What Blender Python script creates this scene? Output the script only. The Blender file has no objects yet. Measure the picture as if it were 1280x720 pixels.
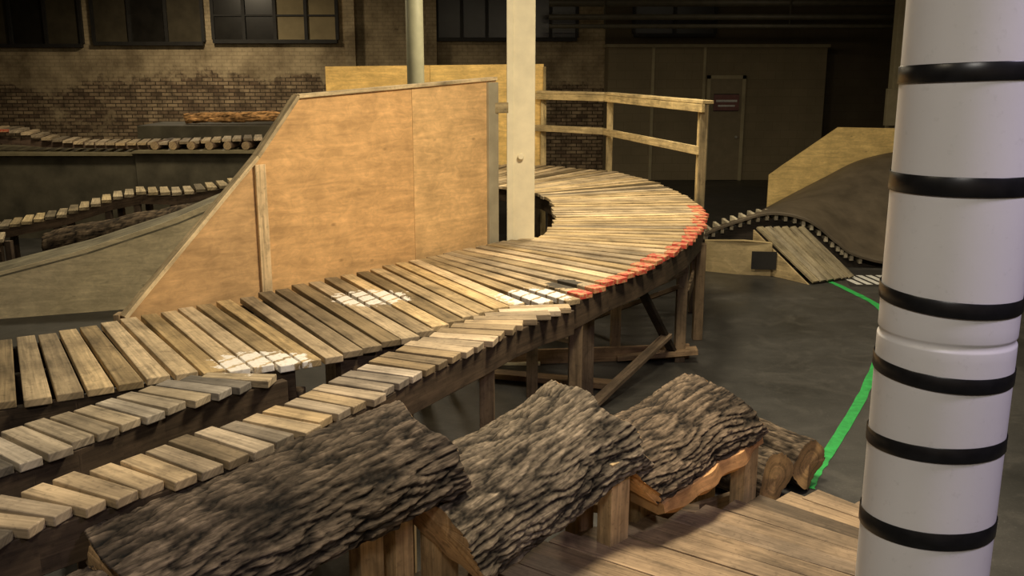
import bpy, math, random
from mathutils import Vector, noise, Matrix
random.seed(7)
R=random.random
def U(a,b): return a+(b-a)*R()
SC=bpy.context.scene
SC.view_settings.view_transform='Standard'
SC.view_settings.look='None'

# ---------------------------------------------------------------- materials
class NT:
    def __init__(s,name):
        s.m=bpy.data.materials.new(name); s.m.use_nodes=True
        s.t=s.m.node_tree; s.b=s.t.nodes['Principled BSDF']
    def n(s,typ,**k):
        x=s.t.nodes.new(typ)
        for a,v in k.items(): setattr(x,a,v)
        return x
    def put(s,sock,v):
        if isinstance(v,bpy.types.NodeSocket): s.t.links.new(v,sock)
        elif v is not None:
            if isinstance(v,(tuple,list)) and len(v)==3 and sock.type=='RGBA': v=(*v,1)
            sock.default_value=v
    def math(s,op,a,b=None,c=None,clamp=False):
        x=s.n('ShaderNodeMath',operation=op,use_clamp=clamp); s.put(x.inputs[0],a)
        if b is not None: s.put(x.inputs[1],b)
        if c is not None: s.put(x.inputs[2],c)
        return x.outputs[0]
    def mix(s,f,a,b,mode='MIX'):
        x=s.n('ShaderNodeMix',data_type='RGBA',blend_type=mode)
        s.put(x.inputs[0],f); s.put(x.inputs[6],a); s.put(x.inputs[7],b); return x.outputs[2]
    def ramp(s,f,lo,hi,a=0.0,b=1.0):
        x=s.n('ShaderNodeMapRange'); s.put(x.inputs[0],f); s.put(x.inputs[1],lo); s.put(x.inputs[2],hi); s.put(x.inputs[3],a); s.put(x.inputs[4],b); return x.outputs[0]
    def coord(s,kind='Object',scale=(1,1,1),rot=(0,0,0)):
        c=s.n('ShaderNodeTexCoord'); m=s.n('ShaderNodeMapping'); s.put(m.inputs[3],scale); s.put(m.inputs[2],rot)
        s.t.links.new(c.outputs[kind],m.inputs[0]); return m.outputs[0]
    def noise(s,vec,scale,detail=4,rough=.55,dist=0):
        x=s.n('ShaderNodeTexNoise'); s.put(x.inputs['Vector'],vec); s.put(x.inputs['Scale'],scale); s.put(x.inputs['Detail'],detail); s.put(x.inputs['Roughness'],rough); s.put(x.inputs['Distortion'],dist); return x.outputs[0]
    def bump(s,h,strength=.3,dist=.01):
        x=s.n('ShaderNodeBump'); s.put(x.inputs['Height'],h); s.put(x.inputs['Strength'],strength); s.put(x.inputs['Distance'],dist); s.t.links.new(x.outputs[0],s.b.inputs['Normal'])
    def out(s,col,rough=.7,spec=.3,metal=0):
        s.put(s.b.inputs['Base Color'],col); s.put(s.b.inputs['Roughness'],rough); s.put(s.b.inputs['Specular IOR Level'],spec); s.put(s.b.inputs['Metallic'],metal); return s.m
    def tint(s):
        a=s.n('ShaderNodeAttribute',attribute_name='tint'); return a.outputs['Color']

def mat_wood(name,rough=.7,marks=False,dirt=.5,spec=.3):
    s=NT(name); g=s.noise(s.coord('UV',(2.2,55,1)),1.0,6,.6,.6)
    f=s.noise(s.coord('UV',(.8,9,1)),1.0,3,.5,1.2)
    d=s.noise(s.coord('Object'),2.6,5,.6)
    sp=s.noise(s.coord('Object'),38,3,.5)
    st_=s.noise(s.coord('UV',(5,12,1)),1.0,4,.6,.8)
    v=s.math('MULTIPLY',s.ramp(g,.3,.72,.58,1.20),s.ramp(f,.3,.7,.72,1.15))
    v=s.math('MULTIPLY',v,s.ramp(d,.3,.62,1-dirt,1.08))
    v=s.math('MULTIPLY',v,s.ramp(sp,.28,.42,.72,1.0))
    v=s.math('MULTIPLY',v,s.ramp(st_,.28,.48,.60,1.0))
    cc=s.n('ShaderNodeCombineColor'); 
    for i in range(3): s.put(cc.inputs[i],v)
    col=s.mix(1.0,s.tint(),cc.outputs[0],'MULTIPLY')
    if marks:
        p=s.coord('Object'); sx=s.n('ShaderNodeSeparateXYZ'); s.t.links.new(p,sx.inputs[0])
        X,Y=sx.outputs[0],sx.outputs[1]
        nz=s.noise(p,16,4,.65); wr=s.noise(p,45,3,.6)
        tot=None
        for cx,cy,rx,ry in [(-1.34,4.92,.27,.21),(-.97,6.37,.28,.24),(.15,6.42,.26,.26)]:
            dx=s.math('SUBTRACT',X,cx); dy=s.math('SUBTRACT',Y,cy)
            e=s.math('ADD',s.math('POWER',s.math('ABSOLUTE',s.math('DIVIDE',dx,rx)),2.0),s.math('POWER',s.math('ABSOLUTE',s.math('DIVIDE',dy,ry)),2.0))
            e=s.math('ADD',e,s.math('MULTIPLY',s.math('SUBTRACT',nz,.5),2.6))
            inside=s.ramp(e,.78,.93,1,0)
            w=s.math('SINE',s.math('ADD',s.math('ADD',s.math('MULTIPLY',dx,44.0),s.math('MULTIPLY',dy,-30.0)),s.math('MULTIPLY',nz,4.0)))
            st=s.ramp(w,-.95,-.74,0,1)
            m=s.math('MULTIPLY',inside,st)
            tot=m if tot is None else s.math('MAXIMUM',tot,m)
        tot=s.math('MULTIPLY',tot,s.ramp(wr,.35,.5,.65,.96))
        col=s.mix(tot,col,(.90,.86,.79))
        dx=s.math('SUBTRACT',X,.37); dy=s.math('SUBTRACT',Y,6.80)
        e=s.math('ADD',s.math('POWER',s.math('ABSOLUTE',s.math('DIVIDE',dx,.13)),2.0),s.math('POWER',s.math('ABSOLUTE',s.math('DIVIDE',dy,.15)),2.0))
        e=s.math('ADD',e,s.math('MULTIPLY',s.math('SUBTRACT',nz,.5),3.0))
        col=s.mix(s.ramp(e,.8,1.0,.9,0),col,(.02,.018,.015))
    s.bump(g,.35,.004)
    return s.out(col,rough,spec)
def mat_ply(name,rough=.5):
    s=NT(name)
    g=s.noise(s.coord('UV',(1.1,7,1)),1.3,6,.6,2.2)
    f=s.noise(s.coord('UV',(3,45,1)),1.0,4,.6,.5)
    b=s.noise(s.coord('UV',(2.4,2.4,1)),1.5,4,.55)
    h=s.noise(s.coord('UV',(7,11,1)),1.2,4,.7,1.5)
    vo=s.n('ShaderNodeTexVoronoi'); s.put(vo.inputs['Vector'],s.coord('UV',(3.2,6,1))); s.put(vo.inputs['Scale'],1.0)
    kn=s.ramp(vo.outputs['Distance'],.03,.10,.62,1.0)
    v=s.math('MULTIPLY',s.ramp(g,.3,.7,.80,1.12),s.ramp(f,.3,.7,.92,1.06))
    v=s.math('MULTIPLY',v,s.ramp(b,.3,.7,.80,1.12)); v=s.math('MULTIPLY',v,kn)
    v=s.math('MULTIPLY',v,s.ramp(h,.35,.65,.86,1.08))
    cc=s.n('ShaderNodeCombineColor')
    for i in range(3): s.put(cc.inputs[i],v)
    col=s.mix(1.0,s.tint(),cc.outputs[0],'MULTIPLY')
    s.bump(f,.1,.003)
    return s.out(col,rough,.35)
def mat_bark():
    s=NT('bark'); p=s.coord('UV',(9,60,1))
    g=s.noise(p,1.0,6,.65,.4); d=s.noise(s.coord('Object'),7,4)
    v=s.math('MULTIPLY',s.ramp(g,.32,.68,.22,1.45),s.ramp(d,.3,.7,.65,1.25))
    cc=s.n('ShaderNodeCombineColor')
    for i in range(3): s.put(cc.inputs[i],v)
    s.bump(g,.8,.012)
    return s.out(s.mix(1.0,s.tint(),cc.outputs[0],'MULTIPLY'),.85,.2)
def mat_plain(name,col,rough=.6,spec=.3,var=.2,scale=6,metal=0,bump=0):
    s=NT(name); n=s.noise(s.coord('Object'),scale,5,.6)
    c=s.mix(s.ramp(n,.3,.7),tuple(x*(1-var) for x in col),tuple(min(1,x*(1+var)) for x in col))
    if bump: s.bump(n,bump,.01)
    return s.out(c,rough,spec,metal)
WOOD=mat_wood('weathered_lumber'); SLAT=mat_wood('slat_lumber_painted',marks=True,dirt=.5)
PLY=mat_ply('plywood'); BARK=mat_bark()
def mat_redtip():
    s=NT('worn_red_paint'); n=s.noise(s.coord('Object'),22,4,.7)
    return s.out(s.mix(s.ramp(n,.42,.56),(.55,.32,.15),(.52,.065,.045)),.65,.3)
RED=mat_redtip()
GREY=mat_plain('steel_grey_edge',(.33,.32,.27),.5,.4,.15)
def mat_floor():
    s=NT('sealed_concrete'); o=s.coord('Object')
    a=s.noise(o,.6,6,.6,.4); b=s.noise(o,5,6,.75); c=s.noise(o,60,2,.5); e=s.noise(o,1.8,6,.7,1.5)
    v=s.mix(s.ramp(a,.3,.7),(.030,.030,.027),(.066,.063,.056))
    v=s.mix(s.ramp(b,.35,.70,0,.6),v,(.018,.018,.016))
    v=s.mix(s.ramp(e,.52,.66,0,.5),v,(.085,.08,.07))
    v=s.mix(s.ramp(c,.58,.75,0,.3),v,(.16,.15,.13))
    s.bump(b,.2,.004)
    return s.out(v,s.ramp(a,.3,.7,.32,.6),.4)
FLOOR=mat_floor()
def mat_brick():
    s=NT('old_painted_brick')
    tc=s.n('ShaderNodeTexCoord'); sx=s.n('ShaderNodeSeparateXYZ'); s.t.links.new(tc.outputs['Object'],sx.inputs[0])
    cb=s.n('ShaderNodeCombineXYZ'); s.put(cb.inputs[0],s.math('ADD',sx.outputs[0],sx.outputs[1])); s.put(cb.inputs[1],sx.outputs[2])
    br=s.n('ShaderNodeTexBrick'); s.t.links.new(cb.outputs[0],br.inputs['Vector'])
    s.put(br.inputs['Scale'],1.0); s.put(br.inputs['Brick Width'],.26); s.put(br.inputs['Row Height'],.09); s.put(br.inputs['Mortar Size'],.012); s.put(br.inputs['Mortar Smooth'],.2)
    s.put(br.inputs['Color1'],(.52,.39,.24)); s.put(br.inputs['Color2'],(.19,.125,.08)); s.put(br.inputs['Mortar'],(.07,.052,.036)); s.put(br.inputs['Bias'],-.1)
    o=s.coord('Object')
    n=s.noise(o,.55,6,.65,.5); n2=s.noise(o,5,4,.7); n3=s.noise(o,1.3,5,.7)
    z=sx.outputs[2]
    pz=s.math('ADD',s.ramp(z,2.0,2.9,0,.34),s.math('ADD',s.math('MULTIPLY',n,.9),s.math('MULTIPLY',n2,.25)))
    pm=s.ramp(pz,.66,.74)
    pm=s.math('MULTIPLY',pm,s.ramp(br.outputs['Fac'],0,1,1,.75))
    pc=s.mix(s.ramp(n3,.35,.65),(.26,.20,.12),(.60,.48,.30))
    s.bump(br.outputs['Fac'],-.5,.02)
    return s.out(s.mix(pm,s.mix(s.ramp(n2,.35,.6,.7,0),br.outputs['Color'],(.06,.045,.03)),pc),.85,.2)
BRICK=mat_brick()
def mat_block(name,c):
    s=NT(name)
    tc=s.n('ShaderNodeTexCoord'); sx=s.n('ShaderNodeSeparateXYZ'); s.t.links.new(tc.outputs['Object'],sx.inputs[0])
    cb=s.n('ShaderNodeCombineXYZ'); s.put(cb.inputs[0],s.math('ADD',sx.outputs[0],sx.outputs[1])); s.put(cb.inputs[1],sx.outputs[2])
    br=s.n('ShaderNodeTexBrick'); s.t.links.new(cb.outputs[0],br.inputs['Vector'])
    s.put(br.inputs['Scale'],1.0); s.put(br.inputs['Brick Width'],.4); s.put(br.inputs['Row Height'],.2); s.put(br.inputs['Mortar Size'],.006)
    s.put(br.inputs['Color1'],c); s.put(br.inputs['Color2'],tuple(x*.93 for x in c)); s.put(br.inputs['Mortar'],tuple(x*.8 for x in c))
    n=s.noise(s.coord('Object'),1.2,5,.6)
    return s.out(s.mix(s.ramp(n,.4,.7,0,.35),br.outputs['Color'],tuple(x*.5 for x in c)),.8,.2)
BLOCK=mat_block('painted_block',(.25,.205,.125)); BLOCKD=mat_block('dim_painted_block',(.13,.105,.065))  # second is the same block, weak light at the far wall put into its colour
DARK=mat_plain('dark_paint',(.03,.028,.025),.6,.3)
CREAM=mat_plain('cream_paint',(.84,.76,.53),.5,.4,.10,5)
OLIVE=mat_plain('olive_grey_paint',(.46,.45,.30),.55,.35,.12,5)
DIMCREAM=mat_plain('dimmed_cream_paint',(.36,.31,.19),.7,.3,.15,4)  # cream paint with the dimness of the far end darkened into its colour
MOUND=mat_plain('ramp_skin_dark',(.115,.093,.064),.55,.4,.3,3)
BOXM=mat_plain('dusty_dark_panel',(.085,.075,.050),.75,.25,.45,2.2)
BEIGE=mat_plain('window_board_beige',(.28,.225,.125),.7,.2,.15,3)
DIMB=mat_plain('window_board_dim',(.07,.058,.036),.7,.2,.25,3)  # beige board again, its unlit look put into the colour
GLASS=mat_plain('grimy_dark_glass',(.018,.016,.013),.3,.5,.4,3)
GREEN=mat_plain('green_floor_paint',(.03,.36,.075),.6,.3,.3,14)
WHITEP=mat_plain('white_floor_paint',(.6,.6,.56),.6,.3,.2,25)
SIGN=mat_plain('sign_face',(.20,.09,.08),.5,.3,.2,5)
TAPE=mat_plain('black_vinyl_tape',(.012,.012,.013),.32,.5,.3,30)
def mat_foam():
    s=NT('white_foam_wrap'); o=s.coord('Object'); n=s.noise(o,40,3,.6); b=s.noise(o,2,4,.5)
    sp=s.ramp(n,.62,.72,0,.18)
    c=s.mix(s.ramp(b,.3,.7),(.76,.74,.74),(.86,.84,.84)); c=s.mix(sp,c,(.45,.44,.42))
    s.bump(n,.12,.003); return s.out(c,.38,.45)
FOAM=mat_foam()

# ---------------------------------------------------------------- mesh builder
COL=bpy.context.collection
class MB:
    def __init__(s): s.v=[];s.f=[];s.uv=[];s.c=[];s.m=[];s.sm=[]
    def face(s,idx,uvs,col,mat=0,smooth=False):
        s.f.append(idx); s.uv.append(uvs); s.c.append(col if isinstance(col,list) else [col]*len(idx)); s.m.append(mat); s.sm.append(smooth)
    def board(s,p0,p1,w,t,up=(0,0,1),col=(.5,.35,.2),w1=None,mat=0):
        p0=Vector(p0);p1=Vector(p1);w1=w if w1 is None else w1
        d=(p1-p0);L=d.length;d.normalize();up=Vector(up)
        if abs(d.dot(up.normalized()))>.98: up=Vector((0,1,0))
        sd=d.cross(up).normalized();u2=sd.cross(d).normalized()
        b=len(s.v);ro,rv=R()*50,R()*50
        loc=[]
        for k,(p,ww) in enumerate(((p0,w),(p1,w1))):
            for a,c in((-1,-1),(1,-1),(1,1),(-1,1)):
                s.v.append(p+sd*a*ww/2+u2*c*t/2); loc.append((k*L,a*ww/2,c*t/2))
        for q in ((0,3,2,1),(4,5,6,7),(0,1,5,4),(1,2,6,5),(2,3,7,6),(3,0,4,7)):
            s.face([b+i for i in q],[(loc[i][0]+ro+ (loc[i][2]*.3 if q in((0,3,2,1),(4,5,6,7)) else 0),loc[i][1]+loc[i][2]+rv) for i in q],col,mat)
    def box(s,lo,hi,col=(.5,.5,.5),mat=0):
        c=[(lo[i]+hi[i])/2 for i in range(3)]
        s.board((lo[0],c[1],c[2]),(hi[0],c[1],c[2]),hi[1]-lo[1],hi[2]-lo[2],(0,0,1),col,None,mat)
    def prism(s,pts,vec,col,mat=0,edgecol=None):
        pts=[Vector(p) for p in pts];vec=Vector(vec);n=len(pts);b=len(s.v)
        e1=(pts[1]-pts[0]).normalized();nn=vec.normalized();e2=nn.cross(e1)
        ro=R()*20
        s.v+=pts+[p+vec for p in pts]
        uv=[(p.dot(e1)+ro,p.dot(e2)) for p in pts]
        s.face([b+i for i in range(n)],uv,col,mat); s.face([b+n+i for i in reversed(range(n))],list(reversed(uv)),col,mat)
        ec=edgecol or col
        for i in range(n):
            j=(i+1)%n;L=(pts[j]-pts[i]).length;T=vec.length
            s.face([b+i,b+n+i,b+n+j,b+j],[(0,0),(0,T),(L,T),(L,0)],ec,mat)
    def path(s,pts,w,t,col,mat=0):
        for a,b_ in zip(pts[:-1],pts[1:]):
            a=Vector(a);b2=Vector(b_);d=(b2-a).normalized()*.01
            s.board(a-d,b2+d,w,t,(0,0,1),col,None,mat)
    def cyl(s,p0,p1,r0,r1=None,seg=24,col=(.5,.5,.5),mat=0,capmat=None,capcol=None):
        p0=Vector(p0);p1=Vector(p1);r1=r0 if r1 is None else r1;d=(p1-p0).normalized()
        a=d.orthogonal().normalized();c=d.cross(a);b=len(s.v);L=(p1-p0).length
        for p,r in((p0,r0),(p1,r1)):
            for i in range(seg):
                t=2*math.pi*i/seg;s.v.append(p+a*r*math.cos(t)+c*r*math.sin(t))
        for i in range(seg):
            j=(i+1)%seg
            s.face([b+i,b+j,b+seg+j,b+seg+i],[(0,i*.02),(0,i*.02+.02),(L,i*.02+.02),(L,i*.02)],col,mat,True)
        for off,rev in((0,True),(seg,False)):
            ids=[b+off+i for i in range(seg)];uv=[(math.cos(2*math.pi*i/seg)*r0,math.sin(2*math.pi*i/seg)*r0) for i in range(seg)]
            if rev: ids.reverse();uv.reverse()
            s.face(ids,uv,capcol or col,mat if capmat is None else capmat)
    def obj(s,name,mats,parent=None,bevel=0):
        me=bpy.data.meshes.new(name);me.from_pydata([tuple(v) for v in s.v],[],s.f)
        for m in (mats if isinstance(mats,list) else [mats]): me.materials.append(m)
        me.polygons.foreach_set('material_index',s.m);me.polygons.foreach_set('use_smooth',s.sm)
        me.uv_layers.new(name='UVMap');me.color_attributes.new('tint','FLOAT_COLOR','CORNER')
        fu=[];fc=[]
        for q,cs in zip(s.uv,s.c):
            for w_ in q: fu+=[w_[0],w_[1]]
            for c in cs: fc+=[c[0],c[1],c[2],1.0]
        me.uv_layers['UVMap'].data.foreach_set('uv',fu)
        me.color_attributes['tint'].data.foreach_set('color',fc)
        me.update()
        o=bpy.data.objects.new(name,me);COL.objects.link(o)
        if parent:o.parent=parent
        if bevel:
            bm=o.modifiers.new('bevel','BEVEL');bm.width=bevel;bm.segments=2;bm.limit_method='ANGLE'
        return o
def empty(name):
    e=bpy.data.objects.new(name,None);COL.objects.link(e);return e
def tan(base=(.62,.44,.24),var=.3,grey=.3):
    k=1+U(-var,var*.6);g=R()*grey;L=sum(base)/3
    return tuple((x*(1-g)+L*g)*k for x in base)

# ---------------------------------------------------------------- room shell
def shell(name,lo,hi,mat):
    m=MB();m.box(lo,hi);return m.obj(name,mat)
shell('floor',(-17,-4,-.2),(15,25,0),FLOOR)
shell('ceiling',(-17,-4,5.6),(15,25,5.8),DARK)
shell('wall_back',(-17,24.5,0),(2.3,24.8,5.6),BRICK)
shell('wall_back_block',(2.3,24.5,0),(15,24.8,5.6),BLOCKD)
shell('wall_left',(-17.2,-4,0),(-17,25,5.6),BRICK)
shell('wall_right',(15,-4,0),(15.2,25,5.6),BLOCK)
shell('wall_front',(-17,-4.2,0),(15,-4,5.6),BRICK)
# ceiling beams + pipes
m=MB()
for y in (3,8.5,14,19.5): m.box((-17,y-.12,5.2),(15,y+.12,5.6))
m.obj('trim_1',DARK)
m=MB()
for z,y,r in((3.75,21.5,.06),(3.55,21.3,.045),(4.05,21.6,.08)): m.cyl((.8,y,z),(14.5,y,z),r)
for x in(2,6,10,14): m.cyl((x,21.5,3.5),(x,21.5,5.6),.02)
m.obj('ceiling_pipe_run',mat_plain('dull_pipe',(.09,.08,.055),.5,.4))
# windows
def window(i,x0,x1,z0,z1,panes):
    e=empty('window_%d'%i);f=MB();y=24.5
    f.box((x0,y-.1,z1-.07),(x1,y+.0,z1));f.box((x0,y-.16,z0-.09),(x1,y+.0,z0));
    n=len(panes);w=(x1-x0)/n
    for k in range(n+1): f.box((x0+k*w-.04,y-.1,z0),(x0+k*w+.04,y,z1))
    f.box((x0,y-.08,(z0+z1)/2-.02),(x1,y,(z0+z1)/2+.02)) if n>3 else None
    f.obj('frame',DARK,e)
    for k,p in enumerate(panes):
        q=MB();q.box((x0+k*w+.04,y-.04,z0),(x0+(k+1)*w-.04,y-.01,z1));q.obj('pane_%d'%(k+1),p,e)
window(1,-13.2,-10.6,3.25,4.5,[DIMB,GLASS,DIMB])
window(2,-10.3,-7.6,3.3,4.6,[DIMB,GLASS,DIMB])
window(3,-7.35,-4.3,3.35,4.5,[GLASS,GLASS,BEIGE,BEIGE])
window(4,-1.85,.0,3.4,4.7,[GLASS,GLASS,GLASS])
window(5,.3,1.6,3.4,4.7,[GLASS,GLASS])
window(6,3,5,3.5,4.7,[GLASS,GLASS])
# brick pilasters
m=MB()
for x in(-4.1,-2.1): m.box((x-.0,24.3,0),(x+.25,24.5,5.6))
m.obj('trim_2',BRICK)
# back room (block enclosure)
e=empty('utility_room')
m=MB();m.box((2.3,23.5,0),(7.5,24.48,3.15));m.obj('block_walls',BLOCK,e)
m=MB();m.box((2.25,23.44,3.15),(7.55,24.48,3.22));m.box((3.33,23.46,0),(3.40,23.5,3.15));m.box((4.56,23.46,0),(4.62,23.5,3.15));m.obj('cap_trim',DIMCREAM,e)
e=empty('door_1')
m=MB();m.box((4.74,23.42,0.01),(5.5,23.47,2.42));m.obj('leaf',mat_plain('door_paint',(.22,.18,.11),.6,.3,.1),e)
m=MB();m.box((4.66,23.40,0),(4.74,23.5,2.5));m.box((5.5,23.40,0),(5.58,23.5,2.5));m.box((4.66,23.40,2.42),(5.58,23.5,2.5));m.obj('frame',DIMCREAM,e)
m=MB();m.cyl((5.4,23.42,1.05),(5.4,23.34,1.05),.03);m.obj('knob',GREY,e)
e=empty('wall_sign')
m=MB();m.box((4.83,23.37,1.68),(5.43,23.40,2.05));m.obj('plate',SIGN,e)
m=MB();m.box((4.88,23.355,1.88),(5.38,23.37,1.93));m.box((4.93,23.355,1.77),(5.33,23.37,1.81));m.obj('lettering_bars',WHITEP,e)
m=MB();m.box((4.83,23.40,1.66),(5.43,23.42,2.07));m.obj('backing',DARK,e)

# ---------------------------------------------------------------- columns
def column(name,x,y,w,mat,extra=None):
    m=MB();m.box((x-w/2,y-w/2,0.0),(x+w/2,y+w/2,5.6))
    m.box((x-w/2-.05,y-w/2-.05,5.45),(x+w/2+.05,y+w/2+.05,5.6))
    m.box((x-w/2-.06,y-w/2-.06,0.0),(x+w/2+.06,y+w/2+.06,.03))
    m.box((x-w/2-.012,y-w/2-.012,.03),(x-w/2+.05,y-w/2+.0,5.45))
    if extra: extra(m)
    return m.obj(name,mat,None,.012)
def ex(m):
    m.cyl((.08,8.67,1.95),(.08,8.62,1.95),.018)
    m.cyl((.08,8.645,1.95),(.08,8.615,1.95),.028)
column('support_column',.085,8.78,.24,CREAM,ex)
m=MB();m.cyl((-1.18,12.05,0),(-1.18,12.05,5.6),.105,seg=28);m.cyl((-1.18,12.05,0),(-1.18,12.05,.04),.18);m.cyl((-1.18,12.05,5.5),(-1.18,12.05,5.6),.17);m.obj('support_column.001',OLIVE)
def ex2(m):
    m.box((7.2,18.75,1.6),(7.62,18.87,2.3));m.box((7.58,18.8,.3),(7.64,18.86,5))
column('support_column.002',7.45,19,.24,DIMCREAM,ex2)

# foreground padded pole
e=empty('padded_pole');px,py=1.135,2.42;PS=.93
m=MB()
zs=[0,.9,2.03,2.055,2.06,2.063,2.075,2.078,2.083,2.11,3.2,5.6];rs=[.183,.182,.1815,.1815,.1805,.1765,.1765,.1795,.1805,.1805,.180,.180]
seg=64
for z,r in zip(zs,rs):
    for i in range(seg):
        t=2*math.pi*i/seg;rr=r*PS+.0015*math.sin(3*t+z*2);m.v.append(Vector((px+rr*math.cos(t),py+rr*math.sin(t),z)))
for k in range(len(zs)-1):
    for i in range(seg):
        j=(i+1)%seg;m.face([k*seg+i,k*seg+j,(k+1)*seg+j,(k+1)*seg+i],[(0,0)]*4,(1,1,1),0,True)
m.obj('foam_sleeve',FOAM,e)
for n,z in enumerate([.25,.55,.8,1.05,1.3,1.547,1.783,1.980,2.172,2.465,2.73,3.0,3.3,3.7,4.1]):
    m=MB();tl=U(-.012,.012);hb=.021+U(-.002,.003)
    for zz,r in((-hb,.1835),(-hb*.9,.1850),(hb*.9,.1850),(hb,.1835)):
        for i in range(seg):
            t=2*math.pi*i/seg;m.v.append(Vector((px+(r*PS+.001)*math.cos(t),py+(r*PS+.001)*math.sin(t),z+zz+tl*math.cos(t+1))))
    for k in range(3):
        for i in range(seg):
            j=(i+1)%seg;m.face([k*seg+i,k*seg+j,(k+1)*seg+j,(k+1)*seg+i],[(0,0)]*4,(1,1,1),0,True)
    m.obj('tape_band_%d'%(n+1),TAPE,e)

# ---------------------------------------------------------------- slatted track
ZT=1.2
def lerp(a,b,t): return tuple(a[i]+(b[i]-a[i])*t for i in range(len(a)))
def slats(mb,ins,outs,pitch,width,th=.04,col=None,z=ZT,red=None,jit=.02,base=(.62,.44,.24),grey=.35,var=.35,dk=.15):
    zi=(lambda p:p[2] if len(p)>2 else z)
    ins=[(p[0],p[1],zi(p)) for p in ins];outs=[(p[0],p[1],zi(p)) for p in outs]
    res=0
    for k in range(len(ins)-1):
        a=math.dist(ins[k],ins[k+1]);b=math.dist(outs[k],outs[k+1]);L=max((a+b)/2,max(a,b)*.72)
        pk=pitch[k] if isinstance(pitch,list) else pitch
        t=res
        while t<L:
            f=t/L;i_=Vector(lerp(ins[k],ins[k+1],f));o_=Vector(lerp(outs[k],outs[k+1],f))
            d=(o_-i_).normalized();j1=U(-jit,jit);j2=U(-jit,jit)
            i_=i_-d*j1;o_=o_+d*j2
            sk=Vector((-d.y,d.x,0));i_=i_+sk*U(-.006,.006);o_=o_+sk*U(-.006,.006)
            dz=U(-.004,.003);i_.z+=dz-th/2;o_.z+=dz-th/2+U(-.002,.002)
            wi=min(width,pk*a/L*.9);wo=min(width*1.25,pk*b/L*.86)
            wi=max(wi,.02)
            c=tan(base,var,grey);dkf=U(.42,.68)
            if R()<dk:c=tuple(x*dkf for x in c)
            if red and red[0]<=k<red[1]:
                rl=.12+U(-.04,.05);s_=o_-d*rl;ws=wo+(wi-wo)*rl/(o_-i_).length
                mb.board(i_,s_,wi,th,(0,0,1),c,ws);mb.board(s_,o_,ws,th,(0,0,1),c,wo,1)
            else: mb.board(i_,o_,wi,th,(0,0,1),c,wo)
            t+=pk
        res=t-L
    return mb
Ain=[(-4.3,4.15),(-3.6,4.75),(-2.94,5.35),(-2.74,5.51),(-2.59,5.67),(-2.41,5.82),(-2.20,6.02),(-2.03,6.21),(-1.77,6.47),(-1.42,6.92),(-1.17,7.20),(-1.01,7.41),(-.78,7.67),(-.67,7.83),(-.48,8.08),(-.21,8.38),(-.03,8.58),(.27,8.80),(.38,9.35),(.44,9.89),(.46,10.70),(.43,11.36),(.30,11.87),(.0,12.4),(-.6,13.0),(-1.4,13.5),(-3,13.7)]
Aout=[(-3.7,3.0),(-3.0,3.75),(-2.38,4.28),(-2.12,4.43),(-1.90,4.58),(-1.69,4.72),(-1.40,4.80),(-1.15,4.90),(-.92,5.05),(-.57,5.45),(-.37,5.74),(-.20,5.94),(.05,6.20),(.43,6.33),(.73,6.87),(.99,7.26),(1.30,7.83),(1.59,8.46),(1.88,9.29),(2.07,10.11),(2.14,10.83),(2.11,11.72),(1.95,12.96),(1.55,14.35),(.39,15.35),(-1,15.4),(-3,15.4)]
Pp=[.13]*7+[.145]*5+[.155]*20
Cout=[(-1.85,2.82),(-1.64,3.08),(-1.51,3.22),(-1.37,3.34),(-1.22,3.49),(-1.05,3.69),(-.85,4.0),(-.70,4.27),(-.53,4.62),(-.34,4.95),(-.14,5.30),(.05,5.68),(.24,5.98),(.44,6.20)]
Cin=[(-2.25,2.8),(-1.97,3.17),(-1.80,3.37),(-1.66,3.53),(-1.52,3.70),(-1.36,3.90),(-1.17,4.15),(-1.0,4.42),(-.84,4.75),(-.68,5.10),(-.52,5.42),(-.33,5.72),(-.15,5.93),(.03,6.16)]
Bout=[(-2.20,3.25),(-1.93,3.62),(-1.82,3.80),(-1.72,4.00),(-1.60,4.20),(-1.48,4.38),(-1.32,4.55),(-1.14,4.74)]
Bin=[(-2.55,3.45),(-2.24,3.86),(-2.14,4.02),(-2.03,4.19),(-1.90,4.37),(-1.80,4.50),(-1.66,4.66),(-1.52,4.74)]
track=empty('slatted_wooden_track')
m=MB();slats(m,Ain,Aout,Pp,.098,red=(13,20),base=(.76,.55,.27),grey=.3,var=.38);m.obj('main_slats',[SLAT,RED],track,.005)
m=MB();slats(m,Cin,Cout,.122,.098,base=(.64,.47,.26),grey=.5,var=.42);m.obj('outer_skinny_slats',[SLAT],track,.005)
m=MB();slats(m,Bin,Bout,.118,.095,base=(.54,.42,.25),grey=.6,var=.42);m.obj('inner_skinny_slats',[SLAT],track,.005)
# joists / stringers
def inset(A,B,f): return [lerp(a,b,f) for a,b in zip(A,B)]
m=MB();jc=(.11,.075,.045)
def stringer(pts,h=.17,w=.05,z=ZT-.042):
    m.path([(p[0],p[1],z-h/2) for p in pts],w,h,jc)
stringer(inset(Aout,Ain,.04)[:8],.17);stringer(inset(Aout,Ain,.05)[8:13],.17);stringer(inset(Aout,Ain,.03)[13:],.19);stringer(inset(Ain,Aout,.05));stringer(inset(Ain,Aout,.5))
stringer(inset(Cout,Cin,.12));stringer(inset(Cin,Cout,.12))
stringer(inset(Bout,Bin,.12));stringer(inset(Bin,Bout,.12))
m.obj('stringers',WOOD,track,.004)
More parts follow.
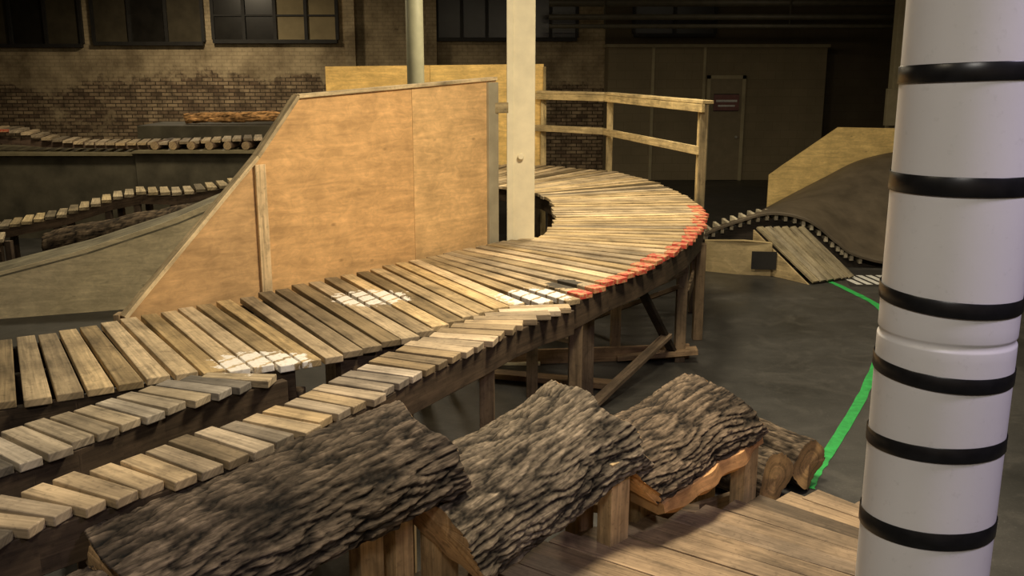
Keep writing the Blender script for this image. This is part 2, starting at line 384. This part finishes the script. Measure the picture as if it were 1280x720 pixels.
# posts
m=MB()
def post(x,y,z1=1.1,w=.09,col=None,z0=0): m.board((x,y,z0),(x,y,z1),w,w,(0,1,0),col or tan((.26,.18,.10),.25,.2))
for x,y in[(.17,7.76),(.61,7.43),(1.59,8.75),(2.06,10.6),(.45,6.55),(1.0,8.95),(1.9,9.5),(.5,9.5),(.52,10.9),(1.95,12.2),(1.6,13.6),(.5,12.0),(.4,15.0),(-.6,13.3),(-1.4,7.15),(-.8,7.9),(-2.1,6.3),(-2.2,4.55),(-1.2,5.05),(-2.7,5.45),(-3.0,4.1),(-2.2,15.1),(-2.2,13.9)]: post(x,y,1.0,.095)
for x,y in[(-.58,4.83),(-.62,4.98)]: post(x,y,1.05,.10,(.40,.28,.15))
for x,y in[(-1.6,3.35),(-1.8,3.9),(-.15,5.5),(-2.0,2.8)]: post(x,y,1.0,.09)
def br(a,b,w=.09,t=.04,c=None): m.board(a,b,w,t,(0,0,1),c or tan((.30,.21,.12),.25,.2))
m.board((-.3,8.6,.07),(1.7,8.85,.07),.04,.14,(0,0,1),(.34,.22,.12))
m.board((-.3,8.25,.05),(.9,7.9,.05),.14,.05,(0,0,1),(.33,.22,.12))
m.board((1.0,8.75,.04),(1.75,8.7,.12),.14,.05,(0,0,1),(.34,.23,.13))
br((.66,7.40,.05),(1.45,8.6,.30));br((1.05,8.15,.98),(1.52,8.72,.10),.09,.04,(.06,.045,.03))
br((.17,7.8,.55),(.61,7.48,.55));br((.61,7.5,.8),(1.59,8.7,.9),.04,.09);br((1.59,8.75,.45),(2.06,10.6,.45),.04,.12);br((.5,9.5,.9),(1.9,9.5,.9),.04,.12)
br((1.59,8.7,.75),(.7,9.9,.05));br((2.0,10.5,.9),(1.1,10.9,.05),.04,.09);br((.5,10.9,.9),(2.06,10.7,.9),.04,.14)
m.obj('support_frame',WOOD,track,.004)
# railing
rail=MB();rc=(.70,.53,.25)
pp=[(.50,15.48),(1.46,14.52),(2.22,11.36)]
for x,y in pp: rail.board((x,y,0),(x,y,2.31),.09,.09,(0,1,0),tan(rc,.15,.1))
top=[(.42,15.5),(1.44,14.6),(2.25,11.2)]
for a,b in zip(top[:-1],top[1:]):
    rail.board((a[0],a[1],2.33),(b[0],b[1],2.33),.14,.04,(0,0,1),tan(rc,.08,.1))
    rail.board((a[0]-.06,a[1]-.03,2.26),(b[0]-.06,b[1]-.03,2.26),.04,.09,(0,0,1),tan(rc,.1,.1))
    rail.board((a[0]-.06,a[1]-.03,1.77),(b[0]-.06,b[1]+.06,1.77),.04,.10,(0,0,1),tan(rc,.1,.1))
rail.board((2.22,11.25,1.0),(2.22,11.25,2.31),.09,.04,(0,1,0),(.42,.33,.18))
rail.obj('railing',WOOD,track,.005)

# ---------------------------------------------------------------- plywood divider
div=empty('plywood_divider_wall')
pc=(.74,.45,.195)
off=Vector((-.05,.04,0))
a=Vector((-2.41,5.86,0))+off;b=Vector((-1.70,6.60,0))+off;c=Vector((-1.46,6.86,0))+off;d=Vector((-.09,8.54,0))+off
mid=c.lerp(d,.52)
tv=Vector((-.02,.016,0))
def Z(p,z): return (p.x,p.y,z)
m=MB()
m.prism([Z(a,1.0),Z(b,1.0),Z(b,2.12),Z(a,1.17)],tv,(.62,.39,.18))
m.prism([Z(b,1.0),Z(mid,1.0),Z(mid,2.575),Z(c,2.52),Z(b,2.12)],tv,pc)
g=(d-mid).normalized()*.004
m.prism([Z(mid+g,1.0),Z(d,1.0),Z(d,2.62),Z(mid+g,2.575)],tv,(.78,.50,.225))
m.obj('sheets',PLY,div)
m=MB()
fr=Vector((.012,-.010,0))
m.board(Z(b+fr,1.17),Z(b+fr,2.08),.085,.02,(.75,-.65,0),(.92,.68,.38))
bk=Vector((-.03,.024,0))
for p,q in(((a,1.17),(b,2.12)),((b,2.12),(c,2.52)),((c,2.52),(d,2.62))):
    p0=Vector(Z(p[0]+bk*.5,p[1]+.012));p1=Vector(Z(q[0]+bk*.5,q[1]+.012))
    m.board(p0,p1,.075,.028,(0,0,1),(.92,.72,.42))
for k in range(6):
    p=a.lerp(b,k/2) if k<2 else b.lerp(d,(k-2)/4)
    zt=1.2 if k==0 else(1.6 if k==1 else(2.1 if k==2 else 2.5)); m.board(Z(p+bk*1.9,0),Z(p+bk*1.9,zt),.04,.09,(0,1,0),(.5,.36,.2))
m.obj('studs_and_trim',WOOD,div,.003)
m=MB();m.board(Z(d+Vector((-.03,-.06,0)),1.0),Z(d+Vector((-.03,-.06,0)),2.60),.13,.03,(.77,-.63,0));m.obj('end_post',mat_plain('weathered_grey_post',(.36,.32,.22),.6,.3,.15),div,.004)
m=MB();m.board((-.24,8.50,2.38),(-.04,8.6,2.38),.04,.09,(0,0,1),(.6,.47,.25));m.obj('tie_block',WOOD,div,.003)
# far plywood barrier
bar=empty('plywood_barrier');m=MB()
m.prism([(-2.95,15.55,.6),(-1.3,15.55,.6),(-1.3,15.55,2.74),(-2.95,15.55,2.72)],(0,.02,0),(.86,.57,.19))
m.prism([(-1.295,15.55,.6),(.50,15.55,.6),(.50,15.55,2.76),(-1.295,15.55,2.74)],(0,.02,0),(.88,.60,.20));m.obj('sheets',PLY,bar)
m=MB()
for x in(-2.9,-2.1,-1.3,-.4,.40): m.board((x,15.62,0),(x,15.62,2.68),.09,.04,(0,1,0),(.5,.36,.18))
m.board((.515,15.5,1.2),(.515,15.5,2.72),.04,.08,(0,1,0),(.5,.38,.18))
m.obj('studs',WOOD,bar,.004)

# ---------------------------------------------------------------- half logs with bark
def barklog(name,p0,p1,rad,a0,a1,seed,flat=.62,nl=170,na=100,roll=0,barkcol=(.20,.165,.125),cut=(.42,.24,.11),dep=.02):
    p0=Vector(p0);p1=Vector(p1);d=(p1-p0);L=d.length;d.normalize()
    sd=d.cross(Vector((0,0,1))).normalized()
    up=sd.cross(d).normalized()
    if roll: 
        Rm=Matrix.Rotation(-roll,3,d);sd=Rm@sd;up=Rm@up
        if (sd.z>0)==(roll>0): 
            Rm=Matrix.Rotation(2*roll,3,d);sd=Rm@sd;up=Rm@up
    mb=MB();full=(a1-a0)>=359
    nb=na
    A0,A1=math.radians(a0),math.radians(a1)
    hs={}
    for i in range(nl+1):
        u=i/nl*L
        bend=noise.noise(Vector((u*1.3+seed,0,0)))*.03
        rr=rad*(1+.06*noise.noise(Vector((u*2.0+seed,3,1))))
        for j in range(nb+1):
            th=A0+(A1-A0)*j/nb
            arc=th*rad
            wv=.04*noise.noise(Vector((u*4+seed,arc*4,5)))
            n1=noise.noise(Vector((u*4.5+seed*3,(arc+wv)*22,0)));n2=noise.noise(Vector((u*13,(arc-wv)*48,seed)))
            n3=noise.noise(Vector((u*60,arc*110,seed+4)))
            h=min(1,abs(n1)*3.6)*.7+min(1,abs(n2)*3)*.3
            h=h**.9
            lump=.028*rad/.3*noise.noise(Vector((u*3,arc*3,seed+7)))
            r=rr+lump+dep*(h-.6)+.004*n3
            x=math.cos(th)*r;y=math.sin(th)*r*flat
            ue=u
            if i<8: ue=u+ .05*noise.noise(Vector((arc*5,seed,0)))*(1-i/8)
            if i>nl-8: ue=u+ .07*noise.noise(Vector((arc*5,seed+9,0)))*(1-(nl-i)/8)
            mb.v.append(p0+d*ue+sd*x+up*(y+bend));hs[(i,j)]=(h,n3,u,arc)
    W=nb+1
    def cf(i,j):
        h,n3,u,arc=hs[(i,j)];k=.05+1.2*h**1.7+.3*n3
        mo=.5+.5*noise.noise(Vector((u*3,arc*4,seed+20)))
        return tuple(max(.003,x*k*(.65+.8*mo)) for x in barkcol)
    CC={q:cf(*q) for q in hs}
    for i in range(nl):
        for j in range(nb):
            ids=[(i,j),(i,j+1),(i+1,j+1),(i+1,j)]
            mb.face([a*W+b_ for a,b_ in ids],[(hs[q][2],hs[q][3]) for q in ids],[CC[q] for q in ids],0,True)
    if not full:
        K=8
        base=len(mb.v)
        for i in range(nl+1):
            P=mb.v[i*W+nb];Q=mb.v[i*W]
            for k in range(1,K):
                f=k/K;pt=P.lerp(Q,f)-up*.03*math.sin(math.pi*f)+up*.02*noise.noise(Vector((i/nl*L*4,f*9,seed)))
                mb.v.append(pt)
        def idx(i,k):
            return i*W+nb if k==0 else(i*W if k==K else base+i*(K-1)+k-1)
        for i in range(nl):
            for k in range(K):
                q=.8+.5*noise.noise(Vector((i/nl*L*3,k*1.7,seed)));cc=tuple(x*q for x in cut)
                mb.face([idx(i,k),idx(i,k+1),idx(i+1,k+1),idx(i+1,k)],[(i/nl*L,k*.05),(i/nl*L,k*.05+.05),((i+1)/nl*L,k*.05+.05),((i+1)/nl*L,k*.05)],cc,1)
        rim0=[j for j in range(nb+1)]+[idx(0,k) for k in range(1,K)]
        rim1=[nl*W+j for j in range(nb+1)]+[idx(nl,k) for k in range(1,K)]
    else:
        rim0=[j for j in range(nb)];rim1=[nl*W+j for j in range(nb)]
    for rim,flip in((rim0,1),(rim1,0)):
        cen=Vector();
        for q in rim: cen+=mb.v[q]
        cen/=len(rim);ci=len(mb.v);mb.v.append(cen);n=len(rim)
        for q in range(n):
            a_,b_=rim[q],rim[(q+1)%n];t=[ci,a_,b_] if not flip else[ci,b_,a_]
            ra=(mb.v[a_]-cen);
            mb.face(t,[(0,0),(ra.length*.1,ra.length),(ra.length*.1,ra.length+.002)],[tuple(x*1.25 for x in cut),tuple(x*.8 for x in cut),tuple(x*.8 for x in cut)],1)
    return mb
logs=empty('bark_log_ramp')
# p0, p1, radius, arc start/end, seed, flattening, roll, bark colour, cut colour
defs=[((-2.15,2.25,.80),(-1.34,2.95,.92),.24,0,185,1.3,.5,.25,(.12,.092,.068),(.50,.33,.17)),
((-1.40,3.06,.93),(-.42,4.12,1.03),.31,0,190,4.7,.52,.35,(.115,.088,.064),(.50,.33,.17)),
((-.34,3.86,.74),(.43,4.64,.95),.33,0,190,8.2,.42,.40,(.19,.152,.108),(.55,.34,.16)),
((.52,4.50,.75),(1.20,5.15,.87),.28,0,190,12.9,.38,.34,(.165,.122,.082),(.80,.42,.15))]
for k,(p,q,r,a0,a1,sd_,fl,ro,bc,cu) in enumerate(defs):
    barklog('l',p,q,r,a0,a1,sd_,fl,200,120,ro,bc,cu,.036).obj('half_log_%d'%(k+1),[BARK,WOOD],logs)
# split, bark-free lower edge of the last log: thick orange sapwood following the near side
P0,P1=Vector((.56,4.52,.75)),Vector((1.19,5.12,.87));dd=(P1-P0).normalized();sdv=dd.cross(Vector((0,0,1))).normalized()
m=MB();NS=40
for i in range(NS+1):
    f=i/NS;c0=P0.lerp(P1,f)+sdv*(.262+.03*noise.noise(Vector((f*6,1,2))))-Vector((0,0,.115))
    tp=min(1,.45+3*f,.45+3*(1-f))
    th=(.10+.03*noise.noise(Vector((f*5,7,2))))*tp
    m.v+=[c0+Vector((0,0,.02)),c0+sdv*.02*tp-Vector((0,0,th*.5)),c0-sdv*.03-Vector((0,0,th)),c0-sdv*.28-Vector((0,0,th*.6)),c0-sdv*.28+Vector((0,0,.06))]
for i in range(NS):
    for k in range(5):
        a_=i*5+k;b_=i*5+(k+1)%5;q=.75+.5*noise.noise(Vector((i*.4,k*2,3)))
        m.face([a_,a_+5,b_+5,b_],[(i*.03,k*.05),(i*.03+.03,k*.05),(i*.03+.03,k*.05+.05),(i*.03,k*.05+.05)],tuple(x*(1+q*.3) for x in (.66,.36,.15)))
m.face([0,1,2,3,4],[(0,0)]*5,(.7,.42,.18));m.face([NS*5+k for k in (4,3,2,1,0)],[(0,0)]*5,(.7,.42,.18))
m.obj('split_sapwood_edge',[WOOD],logs)
m=MB()
def lp(x,y,z1,w=.13,t=.09,c=(.62,.42,.20)): m.board((x,y,0),(x,y,z1),w,t,(.6,-.6,0),tan(c,.12,.12))
# front posts at the high end of every log, and rear posts under them
lp(.50,4.37,.88,.14,.09,(.74,.52,.25));lp(1.28,4.93,.80,.13,.09,(.74,.52,.25))
lp(-.33,3.98,.93,.15);lp(-.50,3.86,.88,.1);lp(-.62,3.72,.86,.12);lp(.36,4.72,.84);lp(1.12,5.22,.76)
lp(-.12,4.1,.70);lp(.68,4.66,.55);lp(-1.2,3.35,.85);lp(-1.42,2.8,.8);lp(-2.0,2.4,.75)
m.board((-.4,4.0,.35),(.5,4.6,.35),.04,.12,(0,0,1),(.3,.2,.1));m.board((.5,4.62,.30),(1.3,5.12,.30),.04,.12,(0,0,1),(.34,.23,.12))
m.board((.25,4.85,.42),(1.0,4.72,.42),.10,.05,(0,0,1),(.5,.36,.2))
m.obj('trestle_posts',WOOD,logs,.004)
# round logs on the floor
def roundlog(name,p0,p1,r,seed,parent=None,bc=(.16,.12,.08)):
    mb=barklog(name,p0,p1,r,0,360,seed,1.0,60,60,0,bc,(.78,.48,.20));return mb.obj(name,[BARK,WOOD],parent)
roundlog('cut_log',(1.68,5.66,.18),(1.0,6.45,.18),.17,2.2)
roundlog('cut_log.001',(1.97,5.92,.18),(1.35,6.68,.18),.165,7.9)
roundlog('cut_log.002',(1.2,5.75,.15),(.5,6.3,.15),.14,9.9)

# ---------------------------------------------------------------- foreground platform
pf=empty('plank_platform');m=MB()
o=[(-1.2,3.55),(-.48,4.03),(.24,4.39),(.89,4.67),(1.41,4.89),(1.68,4.86),(1.93,4.66)]
i2=[(.3,2.4),(1.3,2.75),(1.75,3.35),(1.98,3.85),(2.05,4.25),(2.08,4.4),(2.1,4.5)]
slats(m,i2,o,.145,.142,.035,None,.45,None,.03,(.40,.28,.16),.3,.2,.05)
m.obj('planks',WOOD,pf,.003)
m=MB();m.path([(p[0]*.93+q[0]*.07,p[1]*.93+q[1]*.07,.34) for p,q in zip(o,i2)],.04,.14,(.3,.2,.11));m.path([(q[0]*.93+p[0]*.07,q[1]*.93+p[1]*.07,.34) for p,q in zip(o,i2)],.04,.14,(.3,.2,.11))
for p,q in zip(o,i2):
    for f in(.1,.9):
        x,y=p[0]*(1-f)+q[0]*f,p[1]*(1-f)+q[1]*f;m.board((x,y,0),(x,y,.41),.09,.09,(0,1,0),(.35,.25,.14))
m.obj('frame',WOOD,pf,.003)

# ---------------------------------------------------------------- floor markings
def ribbon(name,pts,w,mat,z=.004):
    P=[]
    for k in range(len(pts)-1):
        p0=pts[max(k-1,0)];p1=pts[k];p2=pts[k+1];p3=pts[min(k+2,len(pts)-1)]
        for q in range(8):
            t=q/8
            P.append(tuple(.5*((2*p1[i])+(-p0[i]+p2[i])*t+(2*p0[i]-5*p1[i]+4*p2[i]-p3[i])*t*t+(-p0[i]+3*p1[i]-3*p2[i]+p3[i])*t**3) for i in(0,1)))
    P.append(pts[-1]);mb=MB()
    for k,p in enumerate(P):
        q=P[min(k+1,len(P)-1)];r=P[max(k-1,0)];d=Vector((q[0]-r[0],q[1]-r[1],0)).normalized();n=Vector((-d.y,d.x,0));ww=w*(1+.35*noise.noise(Vector((k*.7,1,2))))
        mb.v+=[Vector((p[0],p[1],z))+n*ww/2,Vector((p[0],p[1],z))-n*ww/2]
    for k in range(len(P)-1): mb.face([2*k,2*k+1,2*k+3,2*k+2],[(0,0)]*4,(1,1,1))
    return mb.obj(name,mat)
ribbon('green_floor_line',[(3.75,12.75),(4.09,12.28),(4.22,11.6),(4.27,10.79),(4.03,9.93),(3.76,9.32),(3.04,7.86),(2.44,6.77),(2.12,6.22),(1.97,5.93)],.085,GREEN)
m=MB()
for k in range(5):
    x=4.42+k*.13;m.prism([(x,12.0,.003),(x+.08,12.0,.003),(x+.0,12.55,.003),(x-.08,12.55,.003)],(0,0,.002),(1,1,1))
m.obj('floor_logo_mark',WHITEP)
m=MB();m.prism([(4.3,11.9,.001),(5.9,11.9,.001),(6.2,12.9,.001),(4.5,12.9,.001)],(0,0,.0015),(1,1,1));m.obj('black_floor_patch',DARK)

# ---------------------------------------------------------------- right roller ramp
rr=empty('roller_ramp')
F=[(2.64,.49),(3.07,.66),(3.55,.78),(4.05,.68),(4.46,.38),(4.74,.2),(5.42,.06),(6.7,.04)]
B=[(3.51,.12),(4.04,.30),(4.62,.61),(5.2,.92),(5.78,1.21),(6.54,1.36),(7.4,1.30),(8.4,1.0)]
def cr(P,t):
    n=len(P)-1;x=t*n;k=min(int(x),n-1);t=x-k
    p0=P[max(k-1,0)];p1=P[k];p2=P[k+1];p3=P[min(k+2,n)]
    return tuple(.5*((2*p1[i])+(-p0[i]+p2[i])*t+(2*p0[i]-5*p1[i]+4*p2[i]-p3[i])*t*t+(-p0[i]+3*p1[i]-3*p2[i]+p3[i])*t**3) for i in(0,1))
m=MB();nu,nv=60,20
for lay in(0,-.03):
    for i in range(nu+1):
        f=cr(F,i/nu);bb=cr(B,i/nu)
        for j in range(nv+1):
            t=j/nv;st=t*t*(3-2*t)
            m.v.append(Vector((f[0]+(bb[0]-f[0])*t,13+3*t,f[1]+(bb[1]-f[1])*st+lay)))
N=(nu+1)*(nv+1)
for i in range(nu):
    for j in range(nv):
        a_=i*(nv+1)+j;m.face([a_,a_+nv+1,a_+nv+2,a_+1],[(0,0)]*4,(1,1,1),0,True);m.face([N+a_,N+a_+1,N+a_+nv+2,N+a_+nv+1],[(0,0)]*4,(1,1,1),0,True)
for i in range(nu):
    a_=i*(nv+1);m.face([a_,N+a_,N+a_+nv+1,a_+nv+1],[(0,0)]*4,(1,1,1))
for j in range(nv): m.face([j,j+1,N+j+1,N+j],[(0,0)]*4,(1,1,1))
m.obj('riding_surface',MOUND,rr)
m=MB()
for k in range(21):
    f=cr(F,.02+.72*k/20);m.board((f[0],13.05,f[1]-.072),(f[0],13.6,f[1]-.072),.045,.075,(0,0,1),(.72,.64,.46))
m.obj('joist_ends',WOOD,rr)
m=MB()
pts=[(cr(F,k/20)[0],13.10,max(.0,cr(F,k/20)[1]-.10)) for k in range(17)]
m.prism([(2.64,13.10,0)]+[(4.9,13.10,0)]+list(reversed(pts)),(0,.02,0),(.05,.04,.03));m.obj('inner_panel',WOOD,rr)
m=MB()
m.prism([(4.3,16.08,0),(8.6,16.08,0),(8.6,16.08,1.75),(6.5,16.08,1.72),(5.4,16.08,1.74),(4.5,16.08,1.10),(4.3,16.08,.95)],(0,.03,0),(.82,.60,.24))
m.obj('side_panel',PLY,rr)
# small wedge ramp + box
wd=empty('wedge_ramp');m=MB()
m.prism([(2.60,12.85,0),(3.05,12.62,0),(3.45,12.52,0),(3.45,12.52,.44),(3.1,12.6,.46),(2.62,12.83,.42)][:],(0.02,.12,0),(.56,.44,.23))
m.obj('box_side',PLY,wd)
m=MB();m.board((3.18,12.5,.22),(3.5,12.46,.22),.02,.24,(0,0,1),(.01,.01,.008));m.obj('box_opening_shade',DARK,wd)  # solid dark board painted as the shade inside the opening
m=MB()
for k in range(6):
    f0,f1=k/6+.006,(k+1)/6-.006
    tA,tB=Vector((3.30,12.87,.60)),Vector((3.98,12.90,.60));bA,bB=Vector((3.85,12.0,.03)),Vector((4.52,12.35,.03))
    m.board(tA.lerp(tB,(f0+f1)/2),bA.lerp(bB,(f0+f1)/2),.115,.03,(0,0,1),tan((.40,.33,.19),.15,.3))
m.prism([(3.27,12.85,.0),(3.80,12.0,0),(3.27,12.85,.57)],(.02,.01,0),(.6,.46,.24))
m.obj('boards',WOOD,wd,.003)

# ---------------------------------------------------------------- left background
lr=empty('plywood_roller_side')
T=[(-9.0,.2),(-7.2,.30),(-5.89,.47),(-4.94,.69),(-4.0,.98),(-3.39,1.23),(-2.6,1.42)]
m=MB()
def yy(x): return 10.75+(x+4.4)*.35
pts=[(x,yy(x),z) for x,z in T]
m.prism([(-9,yy(-9),0),(-2.6,yy(-2.6),0)]+list(reversed(pts)),(-.006,.018,0),(.74,.63,.40))
m.obj('side_sheet',PLY,lr)
m=MB()
for (x0,z0),(x1,z1) in zip(T[:-1],T[1:]):
    a_=Vector((x0,yy(x0)+.5,z0-.012));b_=Vector((x1,yy(x1)+.5,z1-.012));m.board(a_,b_,.95,.02,(0,0,1),(.30,.27,.18))
m.board((-2.7,yy(-2.7)+.5,0),(-2.7,yy(-2.7)+.5,1.38),.9,.05,(0,1,0),(.3,.25,.15))
for x,z in T[1:]: m.board((x,yy(x)+.9,0),(x,yy(x)+.9,z-.02),.09,.04,(0,1,0),(.3,.25,.15))
m.obj('top_skin',WOOD,lr)
# ladder bridges
def ladder(name,cl,half=.28,base=(.58,.45,.24),pitch=.16):
    e=empty(name);mb=MB()
    ins=[(p[0]-.12,p[1]+half,p[2]) for p in cl];outs=[(p[0]+.12,p[1]-half,p[2]) for p in cl]
    slats(mb,ins,outs,pitch,.10,.04,None,0,None,.02,base,.3,.25);mb.obj('slats',WOOD,e)
    mb=MB()
    for s_ in(-.8,.8):
        mb.path([(p[0]-.1*s_,p[1]+half*s_,p[2]-.11) for p in cl],.05,.12,(.16,.11,.07))
    for p in cl:
        for s_ in(-.7,.7):
            if p[2]>.35: mb.board((p[0],p[1]+half*s_,0),(p[0],p[1]+half*s_,p[2]-.1),.08,.08,(0,1,0),(.14,.1,.07))
    mb.obj('frame',WOOD,e);return e
ladder('ladder_bridge',[(-8.4,13.1,.35),(-7.0,13.1,.62),(-6.2,13.15,.78),(-5.5,13.2,1.0),(-5.1,13.2,1.08),(-4.62,13.25,1.06),(-3.8,13.3,1.19),(-2.9,13.4,1.25)],.3)
ladder('ladder_bridge.001',[(-8.2,12.2,.45),(-7.0,12.2,.52),(-6.6,12.2,.60)],.28)
e=empty('bark_log')
barklog('x',(-6.05,12.35,.42),(-3.6,12.35,.92),.2,0,360,21.,1.0,90,40,0,(.15,.11,.07)).obj('trunk',[BARK,WOOD],e)
m=MB()
for x,z in((-5.6,.35),(-4.0,.7)): m.board((x,12.35,0),(x,12.35,z),.2,.1,(0,1,0),(.2,.14,.09))
m.obj('stands',WOOD,e)
e=empty('box_platform')
m=MB();m.box((-9.5,15.4,0),(-6.02,16.9,1.34));m.box((-6.0,15.36,0),(-3.2,16.9,1.38));m.obj('dark_sides',BOXM,e)
m=MB();m.box((-9.5,15.3,1.34),(-6.02,16.95,1.38));m.box((-6.0,15.26,1.38),(-3.2,16.95,1.42));m.obj('lip',mat_plain('dusty_lip',(.20,.17,.10),.7,.2),e)
tr=empty('log_slat_bridge');mb=MB()
cl=[(-8.9,15.9,1.78),(-8.1,15.9,1.74),(-7.5,15.9,1.60),(-6.93,15.9,1.53),(-6.2,15.9,1.53),(-5.3,15.9,1.55),(-4.4,15.9,1.60),(-3.4,15.9,1.62)]
ins=[(p[0]-.1,p[1]+.4,p[2]) for p in cl];outs=[(p[0]+.1,p[1]-.4,p[2]) for p in cl]
slats(mb,ins,outs,.17,.11,.04,None,0,(0,1),.02,(.66,.49,.27),.3,.25);mb.obj('slats',[WOOD,RED],tr)
mb=MB()
for k in range(9):
    x=-5.7+k*.29;mb.cyl((x,15.42,1.49),(x,16.3,1.49),.065,seg=14,col=(.2,.13,.08),capcol=(.5,.36,.2))
mb.board((-8.9,15.6,1.62),(-7.5,15.6,1.5),.05,.1,(0,0,1),(.15,.1,.07));mb.board((-7.5,15.6,1.5),(-5.8,15.6,1.47),.05,.1,(0,0,1),(.15,.1,.07))
mb.obj('log_rollers',WOOD,tr)
e=empty('split_log')
barklog('x',(-5.9,17.6,1.80),(-3.7,17.6,1.86),.09,0,360,31.,1.0,60,24,0,(1.0,.55,.22)).obj('trunk',[BARK,WOOD],e)
m=MB();m.box((-6.6,17.1,0),(-3.0,18.4,1.70));m.obj('plinth',BOXM,e)

# ---------------------------------------------------------------- lights
def lamp(x,y,z,energy,col,size=.9,rot=(0,0,0),spread=180):
    e=empty('ceiling_lamp')
    ld=bpy.data.lights.new('bulb','AREA');ld.shape='DISK';ld.size=size;ld.energy=energy;ld.color=col;ld.spread=math.radians(spread)
    lo=bpy.data.objects.new('bulb',ld);COL.objects.link(lo);lo.location=(x,y,z);lo.rotation_euler=rot;lo.parent=e
    m=MB();m.cyl((x,y,z+.05),(x,y,z+.25),size*.55,size*.2,seg=28);m.cyl((x,y,z+.25),(x,y,5.6),.02,seg=8);m.obj('shade',DARK,e)
W=(1.0,.845,.60)
lamp(1.0,5.3,4.8,265,W,1.0)
lamp(1.0,10.6,4.9,210,W,.9)
lamp(-2.6,1.2,4.8,38,W,.8)
lamp(2.9,1.2,4.7,70,(.86,.74,1.0),.8)
lamp(-.4,-.9,4.7,85,(1.0,.93,.84),.9)
lamp(-6,13.0,5.0,110,(1,.84,.58),.8)
lamp(-7.0,21.4,5.0,145,(1,.82,.56),.6)
lamp(-1.9,13.4,5.0,90,W,.6)  # unseen lamp, added and placed to brighten the front of the plywood barrier
lamp(5.2,11.8,5.0,80,W,.8)
lamp(4.5,19.5,5.0,4,W,.8)
w=bpy.data.worlds.new('world');SC.world=w;w.use_nodes=True;w.node_tree.nodes['Background'].inputs[0].default_value=(.02,.02,.02,1);w.node_tree.nodes['Background'].inputs[1].default_value=.3
# ---------------------------------------------------------------- camera
cd=bpy.data.cameras.new('camera');cd.sensor_width=36;cd.lens=36*1200/1280;cd.clip_end=100
co=bpy.data.objects.new('camera',cd);COL.objects.link(co);co.location=(0,0,2.75);co.rotation_euler=(math.radians(90-13.1),0,0);SC.camera=co
